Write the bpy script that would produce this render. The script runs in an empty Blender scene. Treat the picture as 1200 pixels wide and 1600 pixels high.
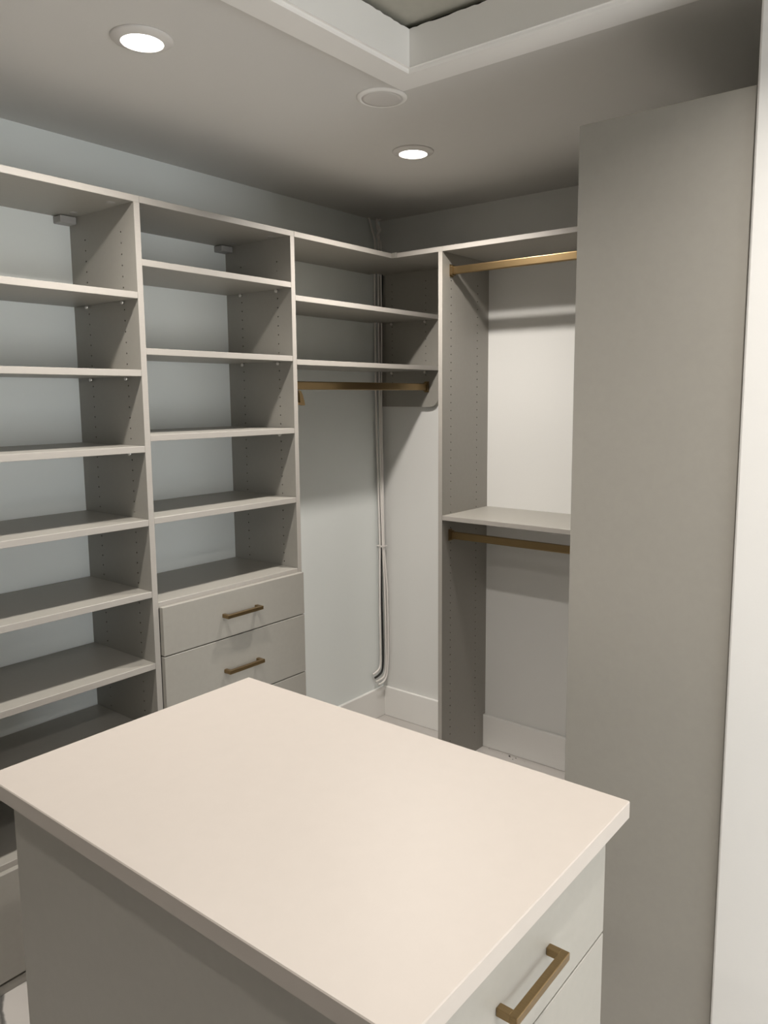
import bpy, bmesh, math, random
from mathutils import Vector, Matrix

random.seed(7)
S = bpy.context.scene
COL = S.collection

# ------------------------------------------------------------------ camera
CAM = (2.3814, -2.8777, 1.5882)
YAW, PITCH, ROLL = math.radians(37.6352), math.radians(7.402), math.radians(-0.2538)
FPX, PX, PY = 1205.6, 638.38, 775.83
fw = Vector((-math.sin(YAW) * math.cos(PITCH), math.cos(YAW) * math.cos(PITCH), -math.sin(PITCH)))
rt = Vector((math.cos(YAW), math.sin(YAW), 0))
up = rt.cross(fw)
rt2 = math.cos(ROLL) * rt + math.sin(ROLL) * up
up2 = -math.sin(ROLL) * rt + math.cos(ROLL) * up
cd = bpy.data.cameras.new('camera')
cam = bpy.data.objects.new('camera', cd)
COL.objects.link(cam)
cam.matrix_world = Matrix(((rt2.x, up2.x, -fw.x, CAM[0]), (rt2.y, up2.y, -fw.y, CAM[1]),
                           (rt2.z, up2.z, -fw.z, CAM[2]), (0, 0, 0, 1)))
cd.sensor_fit = 'HORIZONTAL'
cd.sensor_width = 36
cd.lens = FPX / 1200 * 36
cd.shift_x = (600 - PX) / 1200
cd.shift_y = (PY - 800) / 1200
cd.clip_start = 0.02
S.camera = cam

# ------------------------------------------------------------------ sky, exposure
W = bpy.data.worlds.new('daylight')
S.world = W
W.use_nodes = True
W.node_tree.nodes['Background'].inputs[0].default_value = (0.97, 1.0, 1.0, 1)
W.node_tree.nodes['Background'].inputs[1].default_value = 7.4
LAMP_COLOUR = (1.0, 0.935, 0.86)
LAMP_SPREAD = math.radians(142)
S.view_settings.view_transform = 'Standard'
S.view_settings.look = 'None'
S.view_settings.gamma = 1
S.view_settings.use_curve_mapping = False
S.view_settings.exposure = 0.07
S.cycles.max_bounces = 10
S.cycles.diffuse_bounces = 8

# ------------------------------------------------------------------ dimensions fitted to the photograph (metres)
H, T, t = 2.396, 2.1656, 0.019
DA, DB = 0.3506, 0.3435
Y1, Y2, X1 = -1.5317, -0.9158, 0.5793
Y0 = Y1 - 0.597 - t
X3 = X1 + t
YT, XT, XW = -1.2603, 1.6046, 1.968
IX0, IX1, IY0, IY1, ZI = 0.9722, 1.9308, -2.3043, -1.6886, 0.914
BB, BT = 0.149, 0.016
ROOM_X, ROOM_Y = 4.4, -5.4


# ------------------------------------------------------------------ materials
def mat(name, base, rough=0.5, metal=0.0, emit=None, strength=0.0, grain=None, bump=None, spec=0.5):
    m = bpy.data.materials.new(name)
    m.use_nodes = True
    nt = m.node_tree
    b = nt.nodes['Principled BSDF']
    b.inputs['Base Color'].default_value = (*base, 1)
    b.inputs['Roughness'].default_value = rough
    b.inputs['Metallic'].default_value = metal
    b.inputs['Specular IOR Level'].default_value = spec
    if emit:
        b.inputs['Emission Color'].default_value = emit
        b.inputs['Emission Strength'].default_value = strength
    if grain or bump:
        tc = nt.nodes.new('ShaderNodeTexCoord')
        mp = nt.nodes.new('ShaderNodeMapping')
        nt.links.new(tc.outputs['Object'], mp.inputs['Vector'])
        n = nt.nodes.new('ShaderNodeTexNoise')
        n.inputs['Detail'].default_value = 4
        nt.links.new(mp.outputs['Vector'], n.inputs['Vector'])
        if grain:
            sc, amount = grain
            mp.inputs['Scale'].default_value = sc
            n.inputs['Scale'].default_value = 1
            r = nt.nodes.new('ShaderNodeMix')
            r.data_type = 'RGBA'
            r.inputs[6].default_value = (*[c * (1 - amount) for c in base], 1)
            r.inputs[7].default_value = (*[min(1, c * (1 + amount)) for c in base], 1)
            nt.links.new(n.outputs['Fac'], r.inputs[0])
            nt.links.new(r.outputs[2], b.inputs['Base Color'])
        if bump:
            n2 = nt.nodes.new('ShaderNodeTexNoise')
            n2.inputs['Scale'].default_value = bump[0]
            n2.inputs['Detail'].default_value = 3
            nt.links.new(tc.outputs['Object'], n2.inputs['Vector'])
            bp = nt.nodes.new('ShaderNodeBump')
            bp.inputs['Strength'].default_value = bump[1]
            bp.inputs['Distance'].default_value = 0.001
            nt.links.new(n2.outputs['Fac'], bp.inputs['Height'])
            nt.links.new(bp.outputs['Normal'], b.inputs['Normal'])
    return m


GREY = mat('grey_melamine', (0.330, 0.317, 0.287), 0.42, grain=((60, 60, 60), 0.04), bump=(900, 0.05))
EDGE = mat('pale_edge_band', (0.40, 0.378, 0.35), 0.4, grain=((25, 25, 400), 0.05))
TOPM = mat('pale_countertop', (0.46, 0.42, 0.385), 0.45, grain=((30, 30, 30), 0.025), bump=(700, 0.04))
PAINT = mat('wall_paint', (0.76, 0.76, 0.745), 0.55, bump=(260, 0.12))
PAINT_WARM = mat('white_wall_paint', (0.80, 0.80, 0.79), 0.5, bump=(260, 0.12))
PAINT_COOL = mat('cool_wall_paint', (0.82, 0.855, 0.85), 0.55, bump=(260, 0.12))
WHITE = mat('white_gloss_trim', (0.86, 0.85, 0.83), 0.35, bump=(120, 0.06))
CEIL = mat('ceiling_paint', (0.66, 0.65, 0.63), 0.7, bump=(300, 0.1))
BRASS = mat('brushed_brass', (0.29, 0.205, 0.105), 0.33, 1.0, grain=((30, 400, 400), 0.12))
CABLE = mat('white_cable_sheath', (0.80, 0.765, 0.74), 0.45)
BLACK = mat('black_cable_sheath', (0.02, 0.02, 0.02), 0.5)
GAP_DEBRIS = mat('gap_shade_and_debris', (0.03, 0.027, 0.022), 0.9)  # near-black shade for the hatch gap, also used for floor debris
HATCHM = mat('bare_hatch_board', (0.40, 0.39, 0.34), 0.8, grain=((40, 40, 40), 0.08))
PLASTIC = mat('grey_plastic', (0.36, 0.35, 0.34), 0.4)
HOLE = mat('drilled_hole_core', (0.10, 0.09, 0.08), 0.9)
STEEL = mat('nickel_pin', (0.80, 0.78, 0.75), 0.4, 1.0)
COVER = mat('white_plastic_cover', (0.66, 0.64, 0.62), 0.45)
LENS = mat('lit_lens', (0.9, 0.9, 0.9), 0.5, emit=(*LAMP_COLOUR, 1), strength=8.0)


def marble():
    m = bpy.data.materials.new('white_veined_marble')
    m.use_nodes = True
    nt = m.node_tree
    b = nt.nodes['Principled BSDF']
    b.inputs['Roughness'].default_value = 0.3
    def math_(op, a, b=None):
        k = nt.nodes.new('ShaderNodeMath')
        k.operation = op
        for i, q in enumerate((a, b)):
            if q is None:
                continue
            if isinstance(q, (int, float)):
                k.inputs[i].default_value = q
            else:
                nt.links.new(q, k.inputs[i])
        return k.outputs[0]
    geo = nt.nodes.new('ShaderNodeNewGeometry')
    sx = nt.nodes.new('ShaderNodeSeparateXYZ')
    nt.links.new(geo.outputs['Position'], sx.inputs[0])
    n = nt.nodes.new('ShaderNodeTexNoise')
    n.inputs['Scale'].default_value = 9
    n.inputs['Detail'].default_value = 7
    nt.links.new(geo.outputs['Position'], n.inputs['Vector'])
    n2 = nt.nodes.new('ShaderNodeTexNoise')
    n2.inputs['Scale'].default_value = 2
    nt.links.new(geo.outputs['Position'], n2.inputs['Vector'])
    # veins run slantwise about every 1.4 m, wandering with the noise
    v = math_('ADD', math_('ADD', sx.outputs[1], 2.061), math_('MULTIPLY', math_('SUBTRACT', sx.outputs[0], 0.36), 0.40))
    v = math_('ADD', v, math_('MULTIPLY', math_('SUBTRACT', n.outputs['Fac'], 0.5), 0.06))
    v = math_('ABSOLUTE', math_('SUBTRACT', math_('FRACT', math_('ADD', math_('DIVIDE', v, 1.4), 0.5)), 0.5))
    r = nt.nodes.new('ShaderNodeValToRGB')
    r.color_ramp.elements[0].position = 0.003
    r.color_ramp.elements[0].color = (0.10, 0.10, 0.095, 1)
    r.color_ramp.elements[1].position = 0.0075
    r.color_ramp.elements[1].color = (0.58, 0.555, 0.53, 1)
    mx = nt.nodes.new('ShaderNodeMix')
    mx.data_type = 'RGBA'
    mx.blend_type = 'MULTIPLY'
    mx.inputs[0].default_value = 0.2
    nt.links.new(v, r.inputs['Fac'])
    nt.links.new(r.outputs['Color'], mx.inputs[6])
    nt.links.new(n2.outputs['Fac'], mx.inputs[7])
    nt.links.new(mx.outputs[2], b.inputs['Base Color'])
    return m


MARBLE = marble()


# ------------------------------------------------------------------ helpers
WORLD = {}   # world position of every thing or part, so that children can be placed in world terms


def link(name, me, m, parent=None, loc=(0, 0, 0)):
    """me is a mesh whose coordinates are relative to loc (world)."""
    o = bpy.data.objects.new(name, me)
    COL.objects.link(o)
    if m is not None and not me.materials:
        me.materials.append(m)
    loc = Vector(loc)
    WORLD[o] = loc
    if parent is not None:
        o.parent = parent
        o.location = loc - WORLD[parent]
    else:
        o.location = loc
    return o


def thing(name, label, cat, loc, group=None):
    o = bpy.data.objects.new(name, None)
    COL.objects.link(o)
    o.empty_display_size = 0.05
    o.location = loc
    WORLD[o] = Vector(loc)
    tag(o, label, cat, group)
    return o


def tag(o, label, cat, group=None, kind=None):
    o['label'] = label
    o['category'] = cat
    if group:
        o['group'] = group
    if kind:
        o['kind'] = kind


def bm_box(bm, lo, hi, bevel=0.0):
    lo, hi = Vector(lo), Vector(hi)
    r = bmesh.ops.create_cube(bm, size=1)
    vs = r['verts']
    for v in vs:
        v.co = Vector([(lo[i] + hi[i]) / 2 + v.co[i] * (hi[i] - lo[i]) for i in range(3)])
    if bevel:
        es = list({e for v in vs for e in v.link_edges})
        bmesh.ops.bevel(bm, geom=es, offset=bevel, segments=1, affect='EDGES', profile=0.5)


def to_mesh(name, bm, smooth=False):
    me = bpy.data.meshes.new(name)
    bmesh.ops.recalc_face_normals(bm, faces=bm.faces)
    bm.to_mesh(me)
    bm.free()
    if smooth:
        for p in me.polygons:
            p.use_smooth = True
    return me


def band(me, axis):
    """edge banding on the faces that look along axis"""
    me.materials.append(EDGE)
    for p in me.polygons:
        if p.normal.dot(Vector(axis)) > 0.6 and p.area > 1e-5:
            p.material_index = 1


def box(name, lo, hi, m, parent=None, bevel=0.0008, edge=None):
    """a bevelled board given by its world corners, origin at its centre bottom"""
    lo, hi = Vector(lo), Vector(hi)
    c = Vector(((lo.x + hi.x) / 2, (lo.y + hi.y) / 2, lo.z))
    bm = bmesh.new()
    bm_box(bm, lo - c, hi - c, bevel)
    o = link(name, to_mesh(name, bm), m, parent, c)
    if edge:
        band(o.data, edge)
    return o


def boxes(name, lst, m, parent=None, bevel=0.0008):
    c = Vector(lst[0][0])
    bm = bmesh.new()
    for lo, hi in lst:
        bm_box(bm, Vector(lo) - c, Vector(hi) - c, bevel)
    return link(name, to_mesh(name, bm), m, parent, c)


def prism(name, poly, z0, z1, m, parent=None, bevel=0.0):
    """vertical prism over an xy polygon"""
    c = Vector((poly[0][0], poly[0][1], z0))
    bm = bmesh.new()
    a = [bm.verts.new((x - c.x, y - c.y, 0)) for x, y in poly]
    b = [bm.verts.new((x - c.x, y - c.y, z1 - z0)) for x, y in poly]
    n = len(poly)
    bm.faces.new(a)
    bm.faces.new(b)
    for i in range(n):
        bm.faces.new((a[i], a[(i + 1) % n], b[(i + 1) % n], b[i]))
    if bevel:
        bmesh.ops.bevel(bm, geom=list(bm.edges), offset=bevel, segments=1, affect='EDGES', profile=0.5)
    return link(name, to_mesh(name, bm), m, parent, c)


def lathe(profile, n=40):
    """profile of (r, z) points turned about z"""
    bm = bmesh.new()
    rings = []
    for r, z in profile:
        if r < 1e-6:
            rings.append([bm.verts.new((0, 0, z))])
        else:
            rings.append([bm.verts.new((r * math.cos(2 * math.pi * k / n), r * math.sin(2 * math.pi * k / n), z)) for k in range(n)])
    for a, b in zip(rings, rings[1:]):
        for k in range(n):
            q = [a[k % len(a)], a[(k + 1) % len(a)], b[(k + 1) % len(b)], b[k % len(b)]]
            q = list(dict.fromkeys(q))
            if len(q) > 2:
                bm.faces.new(q)
    return bm


def tube_mesh(name, pts, r, n=8, squash=1.0):
    """round tube along a smoothed path"""
    P = [Vector(p) for p in pts]
    Q = []
    for i in range(len(P) - 1):
        p0, p1, p2, p3 = P[max(i - 1, 0)], P[i], P[i + 1], P[min(i + 2, len(P) - 1)]
        for s in range(6):
            u = s / 6
            Q.append(0.5 * ((2 * p1) + (p2 - p0) * u + (2 * p0 - 5 * p1 + 4 * p2 - p3) * u * u + (3 * p1 - p0 - 3 * p2 + p3) * u ** 3))
    Q.append(P[-1])
    bm = bmesh.new()
    rings = []
    ref = Vector((1, 0.3, 0.1)).normalized()
    for i, q in enumerate(Q):
        d = (Q[min(i + 1, len(Q) - 1)] - Q[max(i - 1, 0)]).normalized()
        a = d.cross(ref).normalized()
        b = d.cross(a).normalized()
        rings.append([bm.verts.new(q + r * (a * math.cos(2 * math.pi * k / n) + b * math.sin(2 * math.pi * k / n))) for k in range(n)])
    for a, b in zip(rings, rings[1:]):
        for k in range(n):
            bm.faces.new((a[k], a[(k + 1) % n], b[(k + 1) % n], b[k]))
    bm.faces.new(rings[0])
    bm.faces.new(rings[-1])
    return to_mesh(name, bm, True)


# a closet side panel with the real 32 mm rows of drilled shelf-pin holes on its faces
def holed_panel(name, fmap, D, z0, z1, parent, cols, hz0, hz1, notch=True, sides=(0, 1)):
    """fmap(a, b, z) -> world; a = distance from the wall (0..D), b = across the thickness (0..t)"""
    V, F, MI = [], [], []
    org = Vector(fmap(0, 0, z0))

    def add(pts, mi=0, flip=False):
        i = len(V)
        V.extend([tuple(Vector(fmap(*p)) - org) for p in pts])
        F.append(tuple(range(i, i + len(pts))))
        MI.append(mi)
    P, R, HD = 0.032, 0.0026, 0.008
    nb = BB + 0.004 if notch else z0
    na = BT + 0.002 if notch else 0.0
    brk = [0.0]
    for c in sorted(cols):
        brk += [c - 0.012, c + 0.012]
    brk.append(D)
    for side in (0, 1):
        b = side * t
        sgn = 1 if side == 0 else -1
        for k in range(len(brk) - 1):
            a0, a1 = brk[k], brk[k + 1]
            hole = k % 2 == 1 and side in sides
            segs = []
            if a0 < na < a1:
                segs = [(a0, na, nb), (na, a1, z0)]
            else:
                segs = [(a0, a1, z0)]
            for s0, s1, zz in segs:
                if not hole:
                    add([(s0, b, zz), (s1, b, zz), (s1, b, z1), (s0, b, z1)])
                    continue
                c = (s0 + s1) / 2
                n = int((hz1 - hz0) / P)
                lo = hz0 - P / 2
                add([(s0, b, zz), (s1, b, zz), (s1, b, lo), (s0, b, lo)])
                add([(s0, b, lo + n * P), (s1, b, lo + n * P), (s1, b, z1), (s0, b, z1)])
                for i in range(n):
                    za, zc = lo + i * P, lo + (i + .5) * P
                    zb = za + P
                    O = [(c + R * math.cos(q), b, zc + R * math.sin(q)) for q in [math.pi / 8 + j * math.pi / 4 for j in range(8)]]
                    I = [(o[0], b + sgn * HD, o[2]) for o in O]
                    add([(s1, b, za), (s1, b, zb), O[0], O[7]])
                    add([(s1, b, zb), (s0, b, zb), O[2], O[1], O[0]])
                    add([(s0, b, zb), (s0, b, za), O[4], O[3], O[2]])
                    add([(s0, b, za), (s1, b, za), O[7], O[6], O[5], O[4]])
                    for j in range(8):
                        add([O[j], O[(j + 1) % 8], I[(j + 1) % 8], I[j]], 1)
                    add(I, 1)
    # edges of the board
    add([(D, 0, z0), (D, t, z0), (D, t, z1), (D, 0, z1)], 2)
    add([(0, 0, z1), (D, 0, z1), (D, t, z1), (0, t, z1)])
    add([(na, 0, z0), (D, 0, z0), (D, t, z0), (na, t, z0)])
    add([(0, 0, nb), (0, t, nb), (0, t, z1), (0, 0, z1)])
    if notch:
        add([(na, 0, z0), (na, t, z0), (na, t, nb), (na, 0, nb)])
        add([(0, 0, nb), (na, 0, nb), (na, t, nb), (0, t, nb)])
    me = bpy.data.meshes.new(name)
    me.from_pydata(V, [], F)
    me.materials.append(GREY)
    me.materials.append(HOLE)
    me.materials.append(EDGE)
    for p, mi in zip(me.polygons, MI):
        p.material_index = mi
    bm = bmesh.new()
    bm.from_mesh(me)
    bmesh.ops.remove_doubles(bm, verts=bm.verts, dist=1e-5)
    bmesh.ops.recalc_face_normals(bm, faces=bm.faces)
    bm.to_mesh(me)
    bm.free()
    return link(name, me, None, parent, org)


def pin_mesh():
    bm = lathe([(0, 0), (0.0035, 0), (0.0035, 0.003), (0.0062, 0.0035), (0.0062, 0.0095), (0.0045, 0.011), (0, 0.011)], 12)
    return to_mesh('shelf_pin', bm, True)


PIN = pin_mesh()
PIN.materials.append(STEEL)


def pins(shelf, spots, axis):
    """support pins under a shelf: (point, direction sign along axis)"""
    for p, sg in spots:
        o = link('shelf_pin', PIN, None, shelf, p)
        o.rotation_euler = (-math.pi / 2 * sg, 0, 0) if axis == 'y' else (0, math.pi / 2 * sg, 0)


def bar_handle(parent, centre, axis, length=0.153, proj=0.032, bar=0.0125):
    """square brass bar pull; axis 'y' = bar runs along y, front faces +x; one mesh"""
    c = Vector(centre)
    bm = bmesh.new()
    h = bar / 2
    bm_box(bm, (proj - bar, -length / 2, -h), (proj, length / 2, h), 0.0009)
    for s in (-1, 1):
        y0, y1 = sorted((s * length / 2, s * (length / 2 - bar)))
        bm_box(bm, (0, y0, -h), (proj - bar + 0.001, y1, h), 0.0009)
    o = link('handle', to_mesh('handle', bm), BRASS, parent, c)
    o['label'] = 'square brass bar handle'
    return o


def drawer(parent, x, y0, y1, z0, z1, handle_z=None, depth=0.33):
    """slab front (thickness 18 mm, face at x) with its box behind"""
    c = Vector((x - 0.018, (y0 + y1) / 2, z0))
    bm = bmesh.new()
    bm_box(bm, Vector((x - 0.018, y0, z0)) - c, Vector((x, y1, z1)) - c, 0.0012)
    bx0 = x - 0.019 - depth
    for lo, hi in (((bx0, y0 + .04, z0 + .02), (x - .0185, y0 + .052, z1 - .03)), ((bx0, y1 - .052, z0 + .02), (x - .0185, y1 - .04, z1 - .03)),
                   ((bx0, y0 + .052, z0 + .02), (bx0 + .012, y1 - .052, z1 - .03)), ((bx0 + .012, y0 + .052, z0 + .022), (x - .0185, y1 - .052, z0 + .034))):
        bm_box(bm, Vector(lo) - c, Vector(hi) - c)
    d = link('drawer', to_mesh('drawer', bm), GREY, parent, c)
    bar_handle(d, (x, (y0 + y1) / 2, (z0 + z1) / 2 if handle_z is None else handle_z), 'y')
    return d


def rod(parent, p0, p1, name='hanging_rod'):
    """flat oval brass closet rod between two points along x or y, with a cup bracket at each end"""
    p0, p1 = Vector(p0), Vector(p1)
    d = (p1 - p0)
    L = d.length
    ax = 'x' if abs(d.x) > abs(d.y) else 'y'
    hh, tt, rc = 0.0155, 0.0075, 0.004
    ring = []
    for cx, cz, q0 in ((tt - rc, hh - rc, 0), (-tt + rc, hh - rc, 90), (-tt + rc, -hh + rc, 180), (tt - rc, -hh + rc, 270)):
        for k in range(4):
            q = math.radians(q0 + 30 * k)
            ring.append((cx + rc * math.cos(q), cz + rc * math.sin(q)))

    def sweep(bm, s0, s1, grow):
        rr = []
        for s in (s0, s1):
            row = []
            for u, w in ring:
                u, w = u + math.copysign(grow, u), w + math.copysign(grow, w)
                row.append(bm.verts.new((s, u, w) if ax == 'x' else (u, s, w)))
            rr.append(row)
        n = len(ring)
        for k in range(n):
            bm.faces.new((rr[0][k], rr[0][(k + 1) % n], rr[1][(k + 1) % n], rr[1][k]))
        bm.faces.new(rr[0])
        bm.faces.new(rr[1])
    bm = bmesh.new()
    sweep(bm, 0.001, L - 0.001, 0)
    r = link(name, to_mesh(name, bm), BRASS, parent, p0)
    r['label'] = 'brass hanging rod'
    for s0, s1 in ((0.0, 0.014), (L - 0.014, L)):
        bm = bmesh.new()
        sweep(bm, s0, s1, 0.0035)
        bm_box(bm, *(((s0 if s0 == 0 else L - .003, -0.012, -0.024), ((s0 if s0 == 0 else L - .003) + .003, 0.012, 0.024)) if ax == 'x'
                     else ((-0.012, s0 if s0 == 0 else L - .003, -0.024), (0.012, (s0 if s0 == 0 else L - .003) + .003, 0.024))), 0.0006)
        link('rod_bracket', to_mesh('rod_bracket', bm), BRASS, r, p0)
    return r


# ------------------------------------------------------------------ the setting
def struct(o):
    o['kind'] = 'structure'
    return o


struct(box('floor', (-0.1, ROOM_Y - 0.1, -0.06), (ROOM_X + 0.1, 0.1, 0), MARBLE, bevel=0))
wl = struct(boxes('wall_left', [((-0.1, Y0 - .02, 0), (0, 0, H)), ((-0.1, ROOM_Y, 0), (0, Y0 - .02, H))], PAINT_COOL, bevel=0))
wl.data.materials.append(GREY)          # unseen stretch past the closet units, greyed to cut bounced light
for p in wl.data.polygons:
    if (wl.location.y + p.center.y) < Y0 - .03:
        p.material_index = 1
struct(box('wall_back', (-0.1, 0, 0), (XW + 0.12, 0.1, H), PAINT, bevel=0))
wr = [(XW, 0), (XW, YT - 0.007), (XW + 0.004, YT - 0.010), (ROOM_X, YT - 0.010), (ROOM_X, YT + 0.11), (XW + 0.12, YT + 0.11), (XW + 0.12, 0)]
struct(prism('wall_right', wr, 0, H, PAINT_WARM))
# far side wall with the window that gives the cool daylight, outside the frame
WY0, WY1, WZ0, WZ1 = -2.45, -1.45, 0.15, 1.85
struct(boxes('wall_side', [((ROOM_X, ROOM_Y, 0), (ROOM_X + .1, WY0, H)), ((ROOM_X, WY1, 0), (ROOM_X + .1, YT + .11, H)),
                           ((ROOM_X, WY0, 0), (ROOM_X + .1, WY1, WZ0)), ((ROOM_X, WY0, WZ1), (ROOM_X + .1, WY1, H))], PAINT, bevel=0))
struct(box('wall_front', (-0.1, ROOM_Y - 0.1, 0), (ROOM_X + 0.1, ROOM_Y, H), GREY, bevel=0))  # unseen end wall, grey instead of paint to weaken bounced light
win = struct(boxes('window_1', [((ROOM_X - .02, WY0 - .07, WZ0 - .07), (ROOM_X + .02, WY0, WZ1 + .07)), ((ROOM_X - .02, WY1, WZ0 - .07), (ROOM_X + .02, WY1 + .07, WZ1 + .07)),
                                ((ROOM_X - .02, WY0, WZ0 - .07), (ROOM_X + .02, WY1, WZ0)), ((ROOM_X - .02, WY0, WZ1), (ROOM_X + .02, WY1, WZ1 + .07))], WHITE))
pl = bpy.data.lights.new('window_portal', 'AREA')
pl.shape = 'RECTANGLE'
pl.size, pl.size_y = WY1 - WY0, WZ1 - WZ0
pl.cycles.is_portal = True
po = bpy.data.objects.new('window_portal', pl)
COL.objects.link(po)
po.location = (ROOM_X + 0.05, (WY0 + WY1) / 2, (WZ0 + WZ1) / 2)
po.rotation_euler = (math.pi / 2, 0, math.pi / 2)

# hatch opening in the ceiling
HX0, HX1, HY0, HY1 = 1.158, 1.86, -2.02, -1.28
CT = 0.085


def ceiling():
    X = [-0.1, HX0 - .018, HX1 + .018, ROOM_X + 0.1]
    Y = [ROOM_Y - 0.1, HY0 - .018, HY1 + .018, 0.1]
    L = []
    L.append(((X[0], Y[0], H), (X[1], Y[3], H + CT)))
    L.append(((X[2], Y[0], H), (X[3], Y[3], H + CT)))
    L.append(((X[1], Y[0], H), (X[2], Y[1], H + CT)))
    L.append(((X[1], Y[2], H), (X[2], Y[3], H + CT)))
    return struct(boxes('ceiling', L, CEIL, bevel=0))


ceiling()


def baseboard(name, lo, hi, along, face):
    """square-topped board with a small eased top edge"""
    return struct(box(name, lo, hi, WHITE, bevel=0.002))


baseboard('baseboard_back', (BT, -BT, 0), (XW, 0, BB), 'x', -1)
baseboard('baseboard_left', (0, Y2 + t + .001, 0), (BT, 0, BB), 'y', 1)

# ------------------------------------------------------------------ left shelving unit (eight shelves over one drawer)
HZ0 = 0.30
COLS_A = (0.085, 0.279)


def amap(y):
    return lambda a, b, z: (a, y + b, z)


def top_cams(top, pts):
    me = to_mesh('cam_cover', lathe([(0, -0.0015), (0.011, -0.0015), (0.0125, 0), (0, 0)], 16))
    for p in pts:
        link('cam_cover', me, PLASTIC, top, p)


def cover_block(parent, y):
    o = boxes('wall_rail_cover', [((0.0, y - .053, T - t - .024), (0.045, y - .001, T - t - .002))], PLASTIC, parent, 0.002)
    return o


def shelf_a(parent, ya, yb, ztop, npins=True, x1=None):
    s = box('shelf', (0.004, ya + .0004, ztop - t), (DA if x1 is None else x1, yb - .0004, ztop), GREY, parent, edge=(1, 0, 0))
    if npins:
        z = ztop - t - 0.0064
        pins(s, [((0.279, yb, z), -1), ((0.085, yb, z), -1), ((0.279, ya, z), 1), ((0.085, ya, z), 1)], 'y')
    return s


A = thing('shelving_unit', 'tall grey shelving unit at the left edge with eight open shelves above one bottom drawer', 'shelving', (DA / 2, (Y0 + Y1) / 2, 0), 'grey closet units along the walls')
holed_panel('side_panel', amap(Y0), DA, 0, T - t, A, COLS_A, HZ0, T - .06)
holed_panel('side_panel', amap(Y1), DA, 0, T - t, A, COLS_A, HZ0 + .0113, T - .06)
tb = box('top_board', (0, Y0, T - t), (DA, Y1 + t - .0003, T), GREY, A, edge=(1, 0, 0))
top_cams(tb, [(0.29, Y1 - .035, T - t), (0.09, Y1 - .035, T - t), (0.29, Y0 + t + .035, T - t), (0.09, Y0 + t + .035, T - t)])
cover_block(A, Y1)
for z in (1.8933, 1.6692, 1.4440, 1.2209, 0.9985, 0.7715, 0.5528):
    shelf_a(A, Y0 + t, Y1, z)
shelf_a(A, Y0 + t, Y1, 0.352, False)
drawer(A, DA + t, Y0 + .011, Y1 + .006, 0.034, 0.336)
box('base_board', (DA + .0005, Y0 + t + .0005, 0), (DA + .016, Y1 + .004, 0.027), GREY, A)

# ------------------------------------------------------------------ middle unit (five shelves over four drawers)
M = thing('shelving_unit', 'grey shelving unit with brass-handled drawers under its shelves, behind the far corner of the island', 'shelving', (DA / 2, (Y1 + Y2) / 2, 0), 'grey closet units along the walls')
holed_panel('side_panel', amap(Y2), DA, 0, T - t, M, COLS_A, HZ0 + .006, T - .06)
tb = box('top_board', (0, Y1 + t + .0003, T - t), (DA, Y2 + t - .0003, T), GREY, M, edge=(1, 0, 0))
top_cams(tb, [(0.29, Y2 - .035, T - t), (0.09, Y2 - .035, T - t), (0.29, Y1 + t + .035, T - t)])
cover_block(M, Y2)
for z in (1.9891, 1.7331, 1.4761, 1.2240):
    shelf_a(M, Y1 + t, Y2, z)
shelf_a(M, Y1 + t, Y2, 0.9600, False)
for z0, z1 in ((0.790, 0.9455), (0.568, 0.7865), (0.304, 0.5645), (0.034, 0.3005)):
    drawer(M, DA + t, Y1 + t + .0015, Y2 + .0105, z0, z1)
box('base_board', (DA + .0005, Y1 + t + .0005, 0), (DA + .016, Y2 + .008, 0.027), GREY, M)

# ------------------------------------------------------------------ corner unit: two shelves and a rod between the middle unit and the back wall
C = thing('corner_unit', 'grey corner shelves with a brass rod beneath, open wall and cables below', 'shelving', (DA / 2, Y2 / 2, 1.53), 'grey closet units along the walls')
yc = Y2 + t
NX, NY = 0.046, -0.082


def notched(name, z0, z1, x1, y1):
    poly = [(0.001, yc + .0004), (x1, yc + .0004), (x1, y1), (NX, y1), (NX, NY), (0.001, NY)]
    o = prism(name, poly, z0, z1, GREY, C, 0.0008)
    band(o.data, (1, 0, 0))
    return o


def corner_panel():
    zb, r = 1.540, 0.05
    z1 = T - t
    hz = [1.62 + .032 * k for k in range(16)]
    c = Vector((0, -t, zb))
    bm = bmesh.new()
    prof = [(0.046, 0.0)] + [(DA - r + r * math.sin(q), r - r * math.cos(q)) for q in [math.radians(a) for a in range(0, 91, 10)]] + [(DA, z1 - zb), (0.046, z1 - zb)]
    a = [bm.verts.new((x, 0, z)) for x, z in prof]
    b = [bm.verts.new((x, t - .0008, z)) for x, z in prof]
    # back strip behind the cables keeps to the wall side
    n = len(prof)
    for vs in (a, b):
        bm.faces.new(vs)
    for i in range(n):
        bm.faces.new((a[i], a[(i + 1) % n], b[(i + 1) % n], b[i]))
    bmesh.ops.bevel(bm, geom=[e for e in bm.edges if e.calc_length() > 0.3], offset=0.0008, segments=1, affect='EDGES')
    bm_box(bm, (0.0, 0.0, 0.0), (0.0458, t - .0008, z1 - zb))
    o = link('side_panel', to_mesh('side_panel', bm), GREY, C, c)
    # rows of dark discs painting the shade inside pin holes, nothing drilled
    bm = bmesh.new()
    for x in COLS_A:
        for z in hz:
            vs = [(x + .0026 * math.cos(k * math.pi / 4), -.0003, z - zb + .0026 * math.sin(k * math.pi / 4)) for k in range(8)]
            f = [bm.verts.new(v) for v in vs]
            g = [bm.verts.new((v[0], -.0001, v[2])) for v in vs]
            bm.faces.new(f)
            for k in range(8):
                bm.faces.new((f[k], f[(k + 1) % 8], g[(k + 1) % 8], g[k]))
    h = link('pin_hole_disc', to_mesh('pin_hole_disc', bm), HOLE, o, c)
    h['kind'] = 'stuff'


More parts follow.
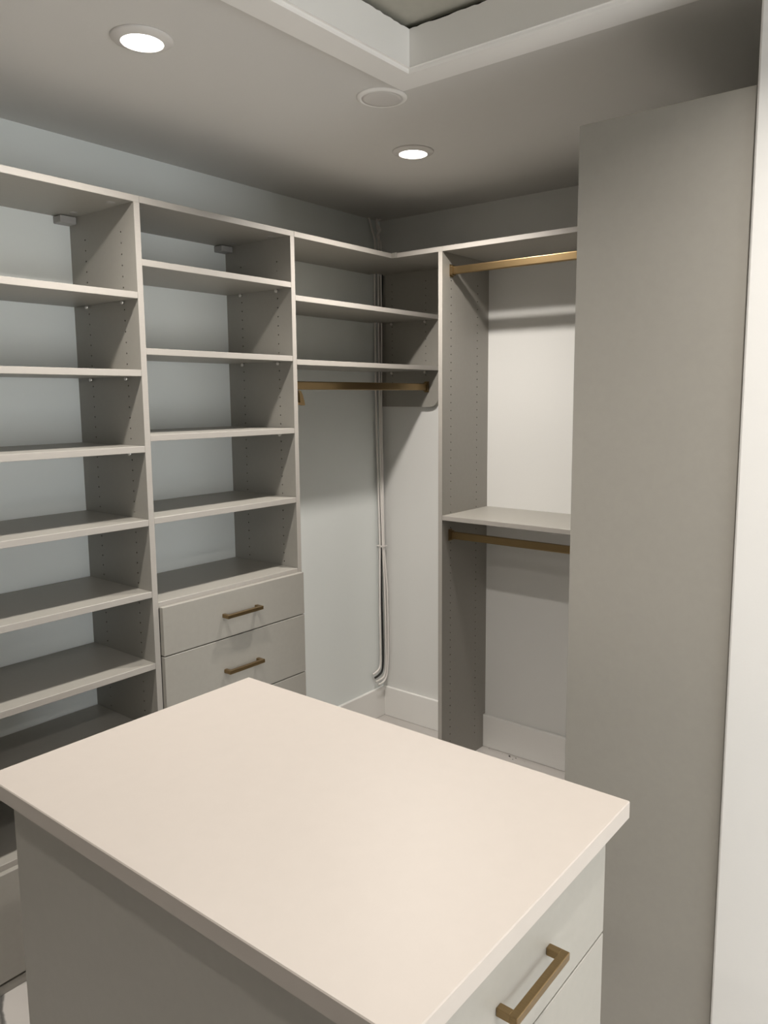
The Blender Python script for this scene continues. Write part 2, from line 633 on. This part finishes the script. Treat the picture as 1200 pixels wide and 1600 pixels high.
corner_panel()
notched('top_board', T - t, T, DA, -.001)
for z in (1.9463, 1.7214):
    s = notched('shelf', z - t, z, DA, -t - .0004)
    pins(s, [((0.279, -t, z - t - .0064), -1), ((0.085, -t, z - t - .0064), -1)], 'y')
rod(C, (0.285, yc, 1.630), (0.285, -t, 1.630))

# small brass hook on the side of the middle unit, below the rod
hk = thing('coat_hook', 'small brass hook on the shelving side below the left end of the corner rod', 'hook', (0.325, yc, 1.557))
bm = bmesh.new()
bm_box(bm, (-0.009, 0, -0.002), (0.009, 0.004, 0.052), 0.001)
link('hook_plate', to_mesh('hook_plate', bm), BRASS, hk, (0.325, yc, 1.557))
bm = bmesh.new()
prof = [(0.020, 0.052), (0.028, 0.055), (0.036, 0.050), (0.044, 0.036), (0.050, 0.018), (0.054, 0.002), (0.050, -0.001), (0.040, 0.0), (0.0035, 0.004), (0.0035, 0.012), (0.030, 0.010), (0.029, 0.020), (0.026, 0.046)]
pa = [bm.verts.new((-0.008, y, z)) for y, z in prof]
pb = [bm.verts.new((0.008, y, z)) for y, z in prof]
bm.faces.new(pa)
bm.faces.new(pb)
for i in range(len(prof)):
    j = (i + 1) % len(prof)
    bm.faces.new((pa[i], pa[j], pb[j], pb[i]))
link('hook_prong', to_mesh('hook_prong', bm), BRASS, hk, (0.325, yc, 1.557))

# ------------------------------------------------------------------ hanging unit on the back wall
G = thing('hanging_unit', 'grey double-hanging wardrobe bay with two brass rods and one middle shelf, on the back wall', 'wardrobe', ((X1 + XW) / 2, -DB / 2, 0), 'grey closet units along the walls')
holed_panel('side_panel', lambda a, b, z: (X1 + b, -a, z), DB, 0, T - t, G, (0.0875, 0.282), 0.0900, T - .09)
box('side_panel', (XW - t - .001, -DB, 0), (XW - .001, -BT - .001, T - t), GREY, G)
box('top_board', (X3 + .0003, -DB, T - t), (XW - .001, -.0005, T), GREY, G, edge=(0, -1, 0))
box('top_board', (DA + .0004, -DB, T - t), (X3 - .0003, -.001, T), GREY, G, edge=(0, -1, 0))
box('joint_block', (DA + .0006, -DB - .007, T - t - .001), (DA + .024, -DB - .0006, T + .001), GREY, G, 0.001)
s = box('shelf', (X3 + .0005, -DB, 1.1071 - t), (XW - t - .0015, -.0005, 1.1071), GREY, G, edge=(0, -1, 0))
rod(G, (X3, -0.2824, 2.0800), (XW - t - .001, -0.2824, 2.0800))
rod(G, (X3, -0.2866, 1.0205), (XW - t - .001, -0.2866, 1.0205))

# ------------------------------------------------------------------ tall cabinet whose end panel faces the camera
K = thing('tall_cabinet', 'tall cabinet showing only its plain grey end panel, beside the white wall at right', 'cabinet', ((XT + XW) / 2, -0.82, 0), 'grey closet units along the walls')
box('end_panel', (XT, YT, 0), (XW - .0028, YT + t, T), GREY, K, 0.0012)
box('top_board', (XT + .001, YT + t + .0004, T - t), (XW - .003, -DB - .002, T), GREY, K)
box('side_panel', (XT + .001, -DB - .0215, 0), (XW - .003, -DB - .0025, T - t - .0004), GREY, K)
for z in (0.12, 0.55, 0.95, 1.35, 1.75):
    box('shelf', (XT + .004, YT + t + .0004, z - t), (XW - .003, -DB - .022, z), GREY, K)

# ------------------------------------------------------------------ island
I = thing('island', 'grey island cabinet with a pale overhanging top and brass-handled drawers on its right side', 'island', ((IX0 + IX1) / 2, (IY0 + IY1) / 2, 0))
bx0, bx1, by0, by1 = 1.020, IX1 - .0400, -2.280, -1.733
box('countertop', (IX0, IY0, ZI - .031), (IX1, IY1, ZI), TOPM, I, 0.0016)
box('side_panel', (bx0, by0, 0.0), (bx1, by0 + t, ZI - .0312), GREY, I)
box('side_panel', (bx0, by1 - t, 0.0), (bx1, by1, ZI - .0312), GREY, I)
box('back_panel', (bx0 + .0002, by0 + t + .0002, 0.0), (bx0 + t, by1 - t - .0002, ZI - .0312), GREY, I)
box('toe_kick', (bx1 - .06, by0 + t + .0002, 0.0), (bx1 - .042, by1 - t - .0002, 0.085), GREY, I)
for z0, z1 in ((0.694, 0.877), (0.475, 0.690), (0.285, 0.471), (0.092, 0.281)):
    drawer(I, IX1 - .0215, by0 + .001, by1 - .001, z0, z1, depth=0.5)

# ------------------------------------------------------------------ cables in the corner
B = thing('cable_bundle', 'bundle of loose white and black cables hanging down the room corner', 'cable', (0.03, -0.05, 0.2))
runs = [
    (CABLE, 0.0052, [(0.012, -.092, H), (0.018, -.074, 2.34), (0.020, -.060, 2.29), (0.016, -.060, 2.15), (0.016, -.060, 1.8), (0.016, -.058, 1.5), (0.016, -.050, 1.2), (0.016, -.040, .90), (0.015, -.040, .84), (0.014, -.042, .6), (0.014, -.040, .33), (0.014, -.044, .262), (0.014, -.064, .242), (0.014, -.098, .234)]),
    (CABLE, 0.0052, [(0.030, -.056, H), (0.038, -.070, 2.37), (0.028, -.046, 2.335), (0.036, -.054, 2.305), (0.027, -.046, 2.26), (0.026, -.046, 2.1), (0.026, -.048, 1.9), (0.026, -.044, 1.5), (0.026, -.042, 1.2), (0.026, -.032, .90), (0.027, -.030, .84), (0.030, -.022, .62), (0.032, -.020, .30), (0.032, -.030, .222), (0.032, -.055, .203), (0.032, -.098, .201)]),
    (CABLE, 0.0045, [(0.040, -.040, H), (0.030, -.060, 2.38), (0.044, -.050, 2.345), (0.028, -.056, 2.32), (0.036, -.038, 2.29), (0.033, -.036, 2.2), (0.034, -.036, 1.9), (0.030, -.036, 1.5), (0.033, -.036, 1.2), (0.032, -.030, .90), (0.033, -.028, .84), (0.042, -.019, .65), (0.044, -.017, .35), (0.043, -.024, .235), (0.042, -.045, .194), (0.042, -.090, .186)]),
    (BLACK, 0.0052, [(0.032, -.027, 2.25), (0.032, -.027, 2.12), (0.026, -.031, 1.8), (0.018, -.034, 1.3), (0.014, -.028, .90), (0.016, -.032, .7), (0.021, -.032, .45), (0.022, -.031, .29), (0.022, -.040, .238), (0.022, -.064, .222), (0.022, -.094, .217)]),
]
for m_, r_, pts in runs:
    o0 = Vector(pts[0])
    cb = link('cable', tube_mesh('cable', [Vector(p) - o0 for p in pts], r_), m_, B, o0)
    if m_ is BLACK:
        cb['label'] = 'black cable'
tie = bmesh.new()
bm_box(tie, (-.020, -.017, -.0025), (.017, -.0155, .0025))
bm_box(tie, (-.020, .014, -.0025), (.017, .0155, .0025))
bm_box(tie, (-.020, -.0155, -.0025), (-.0185, .014, .0025))
bm_box(tie, (.0155, -.0155, -.0025), (.017, .014, .0025))
bm_box(tie, (.009, -.021, -.004), (.016, -.017, .004))
link('cable_tie', to_mesh('cable_tie', tie), CABLE, B, (0.0235, -.0305, .868))

# ------------------------------------------------------------------ ceiling hatch
HT = thing('attic_hatch', 'attic hatch in the ceiling, framed by mitred white casing around a recessed board', 'hatch', ((HX0 + HX1) / 2, (HY0 + HY1) / 2, H))
CW, CTH = 0.090, 0.016


def casing(p_in0, p_in1, p_out1, p_out0):
    """one mitred casing length with a stepped, eased inner edge: inner corners first"""
    bm = bmesh.new()
    o0 = Vector((*p_in0, H))

    def lerp(a, b, u):
        return Vector((a[0] + (b[0] - a[0]) * u, a[1] + (b[1] - a[1]) * u, 0))
    # profile across the casing from inner (0) to outer (1): (u, drop below ceiling)
    prof = [(0, 0), (0, .007), (.03, .0085), (.055, .013), (.09, CTH), (.97, CTH), (1, CTH - .002), (1, 0)]
    rows = []
    for a, b in ((p_in0, p_out0), (p_in1, p_out1)):
        rows.append([bm.verts.new(lerp(a, b, u) + Vector((0, 0, H - d)) - o0) for u, d in prof])
    for k in range(len(prof) - 1):
        bm.faces.new((rows[0][k], rows[0][k + 1], rows[1][k + 1], rows[1][k]))
    bm.faces.new((rows[0][-1], rows[0][0], rows[1][0], rows[1][-1]))
    bm.faces.new(rows[0])
    bm.faces.new(rows[1])
    link('casing', to_mesh('casing', bm), WHITE, HT, o0)


g = 0.004
i4 = [(HX0 - g, HY0 - g), (HX1 + g, HY0 - g), (HX1 + g, HY1 + g), (HX0 - g, HY1 + g)]
o4 = [(HX0 - g - CW, HY0 - g - CW), (HX1 + g + CW, HY0 - g - CW), (HX1 + g + CW, HY1 + g + CW), (HX0 - g - CW, HY1 + g + CW)]
for k in range(4):
    j = (k + 1) % 4
    casing(i4[k], i4[j], o4[j], o4[k])


def jamb(x0, x1, y0, y1):
    """board lining the opening, its painted top edge ragged"""
    along = 'x' if x1 - x0 > y1 - y0 else 'y'
    n = 60
    c = Vector((x0, y0, H - .008))
    bm = bmesh.new()
    rows = []
    for k in range(n + 1):
        u = k / n
        zt = .080 + .008 + random.uniform(-.0018, .0012)
        px = x0 + (x1 - x0) * u if along == 'x' else x0
        py = y0 + (y1 - y0) * u if along == 'y' else y0
        q = ((px, y0), (px, y1)) if along == 'x' else ((x0, py), (x1, py))
        rows.append([bm.verts.new((q[0][0] - c.x, q[0][1] - c.y, 0)), bm.verts.new((q[1][0] - c.x, q[1][1] - c.y, 0)),
                     bm.verts.new((q[1][0] - c.x, q[1][1] - c.y, zt)), bm.verts.new((q[0][0] - c.x, q[0][1] - c.y, zt))])
    for a, b in zip(rows, rows[1:]):
        for k in range(4):
            bm.faces.new((a[k], a[(k + 1) % 4], b[(k + 1) % 4], b[k]))
    bm.faces.new(rows[0])
    bm.faces.new(rows[-1])
    link('jamb', to_mesh('jamb', bm), WHITE, HT, c)


jt = 0.0178
jamb(HX0 - jt, HX0, HY0 - jt, HY1 + jt)
jamb(HX1, HX1 + jt, HY0 - jt, HY1 + jt)
jamb(HX0, HX1, HY0 - jt, HY0)
jamb(HX0, HX1, HY1, HY1 + jt)
zz = H + CT
boxes('gap_shade_strip', [((HX0 - .06, HY0 - .06, zz), (HX0 - .022, HY1 + .06, zz + .009)), ((HX1 + .022, HY0 - .06, zz), (HX1 + .06, HY1 + .06, zz + .009)),
                 ((HX0 - .022, HY0 - .06, zz), (HX1 + .022, HY0 - .022, zz + .009)), ((HX0 - .022, HY1 + .022, zz), (HX1 + .022, HY1 + .06, zz + .009))], GAP_DEBRIS, HT, 0)  # black strips added to keep the hatch gap dark and stop daylight leaking
box('hatch_board', (HX0 - .06, HY0 - .06, zz + .009), (HX1 + .06, HY1 + .06, zz + .027), HATCHM, HT, 0)

# ------------------------------------------------------------------ recessed ceiling lights and the blank cover
TRIM = to_mesh('trim_ring', lathe([(0.047, -0.0105), (0.054, -0.0085), (0.066, -0.005), (0.069, -0.0022), (0.069, 0), (0.047, 0), (0.047, -0.0105)], 48), True)
LENSM = to_mesh('lens', lathe([(0, -0.0095), (0.030, -0.0092), (0.0468, -0.0080), (0.0468, -0.001), (0, -0.001)], 48), True)
LAMPS = ((0.764, -1.763, 10.2, 'lit round recessed ceiling light nearest the top left of the view'),
         (0.753, -0.733, 12.8, 'lit round recessed ceiling light near the room corner, beyond the blank cover'),
         (0.753, -2.793, 5.0, 'lit round recessed ceiling light over the aisle left of the island'),
         (2.300, -1.763, 9.0, 'lit round recessed ceiling light to the right of the attic hatch'),
         (2.300, -2.793, 2.0, 'lit round recessed ceiling light above the near side of the room'),
         (3.500, -2.300, 18.0, 'added out-of-view ceiling light close to the window, brightening the island drawers'))  # guessed lamp out of view, added to brighten the island drawers
for x, y, watts, lab in LAMPS:
    L_ = thing('ceiling_light', lab, 'light', (x, y, H), 'recessed ceiling lights')
    link('trim_ring', TRIM, COVER, L_, (x, y, H))
    link('lens', LENSM, LENS, L_, (x, y, H))
    ld = bpy.data.lights.new('lamp', 'AREA')
    ld.shape = 'DISK'
    ld.size = 0.076
    ld.energy = watts
    ld.color = LAMP_COLOUR
    ld.spread = LAMP_SPREAD
    lo = bpy.data.objects.new('lamp', ld)
    COL.objects.link(lo)
    lo.parent = L_
    lo.location = (0, 0, -0.0115)
cc = thing('ceiling_cover', 'unlit round white blank cover on the ceiling at the hatch corner', 'cover', (0.9695, -1.158, H))
link('cover_rim', to_mesh('cover_rim', lathe([(0.0555, -0.0050), (0.0565, -0.0066), (0.062, -0.0055), (0.067, -0.0034), (0.0695, -0.0012), (0.0695, 0), (0.0555, 0), (0.0555, -.005)], 48), True), WHITE, cc, (0.9695, -1.158, H))  # rim whiter than its plate, painting in lamp light on the slope
link('cover_plate', to_mesh('cover_plate', lathe([(0, -0.0062), (0.045, -0.0062), (0.0550, -0.0058), (0.0550, 0), (0, 0)], 48), True), COVER, cc, (0.9695, -1.158, H))

# ------------------------------------------------------------------ crumbs on the floor of the hanging bay
bm = bmesh.new()
DEBRIS = ((0.636, -.025, .0016), (0.748, -.0345, .0042), (0.7736, -.050, .0022), (0.780, -.0333, .0026), (0.7093, -.030, .0012), (0.826, -.036, .0013), (0.755, -.040, .0018))
for x, y, s in DEBRIS:
    r = bmesh.ops.create_icosphere(bm, subdivisions=1, radius=s)
    for v in r['verts']:
        v.co = Vector((v.co.x * random.uniform(.8, 1.6), v.co.y, v.co.z * .5 + s * .45)) + Vector((x - .7, y + .06, 0))
d = link('debris', to_mesh('debris', bm), GAP_DEBRIS, None, (0.70, -0.06, 0))
tag(d, 'dark specks of debris on the floor under the hanging bay', 'debris', kind='stuff')
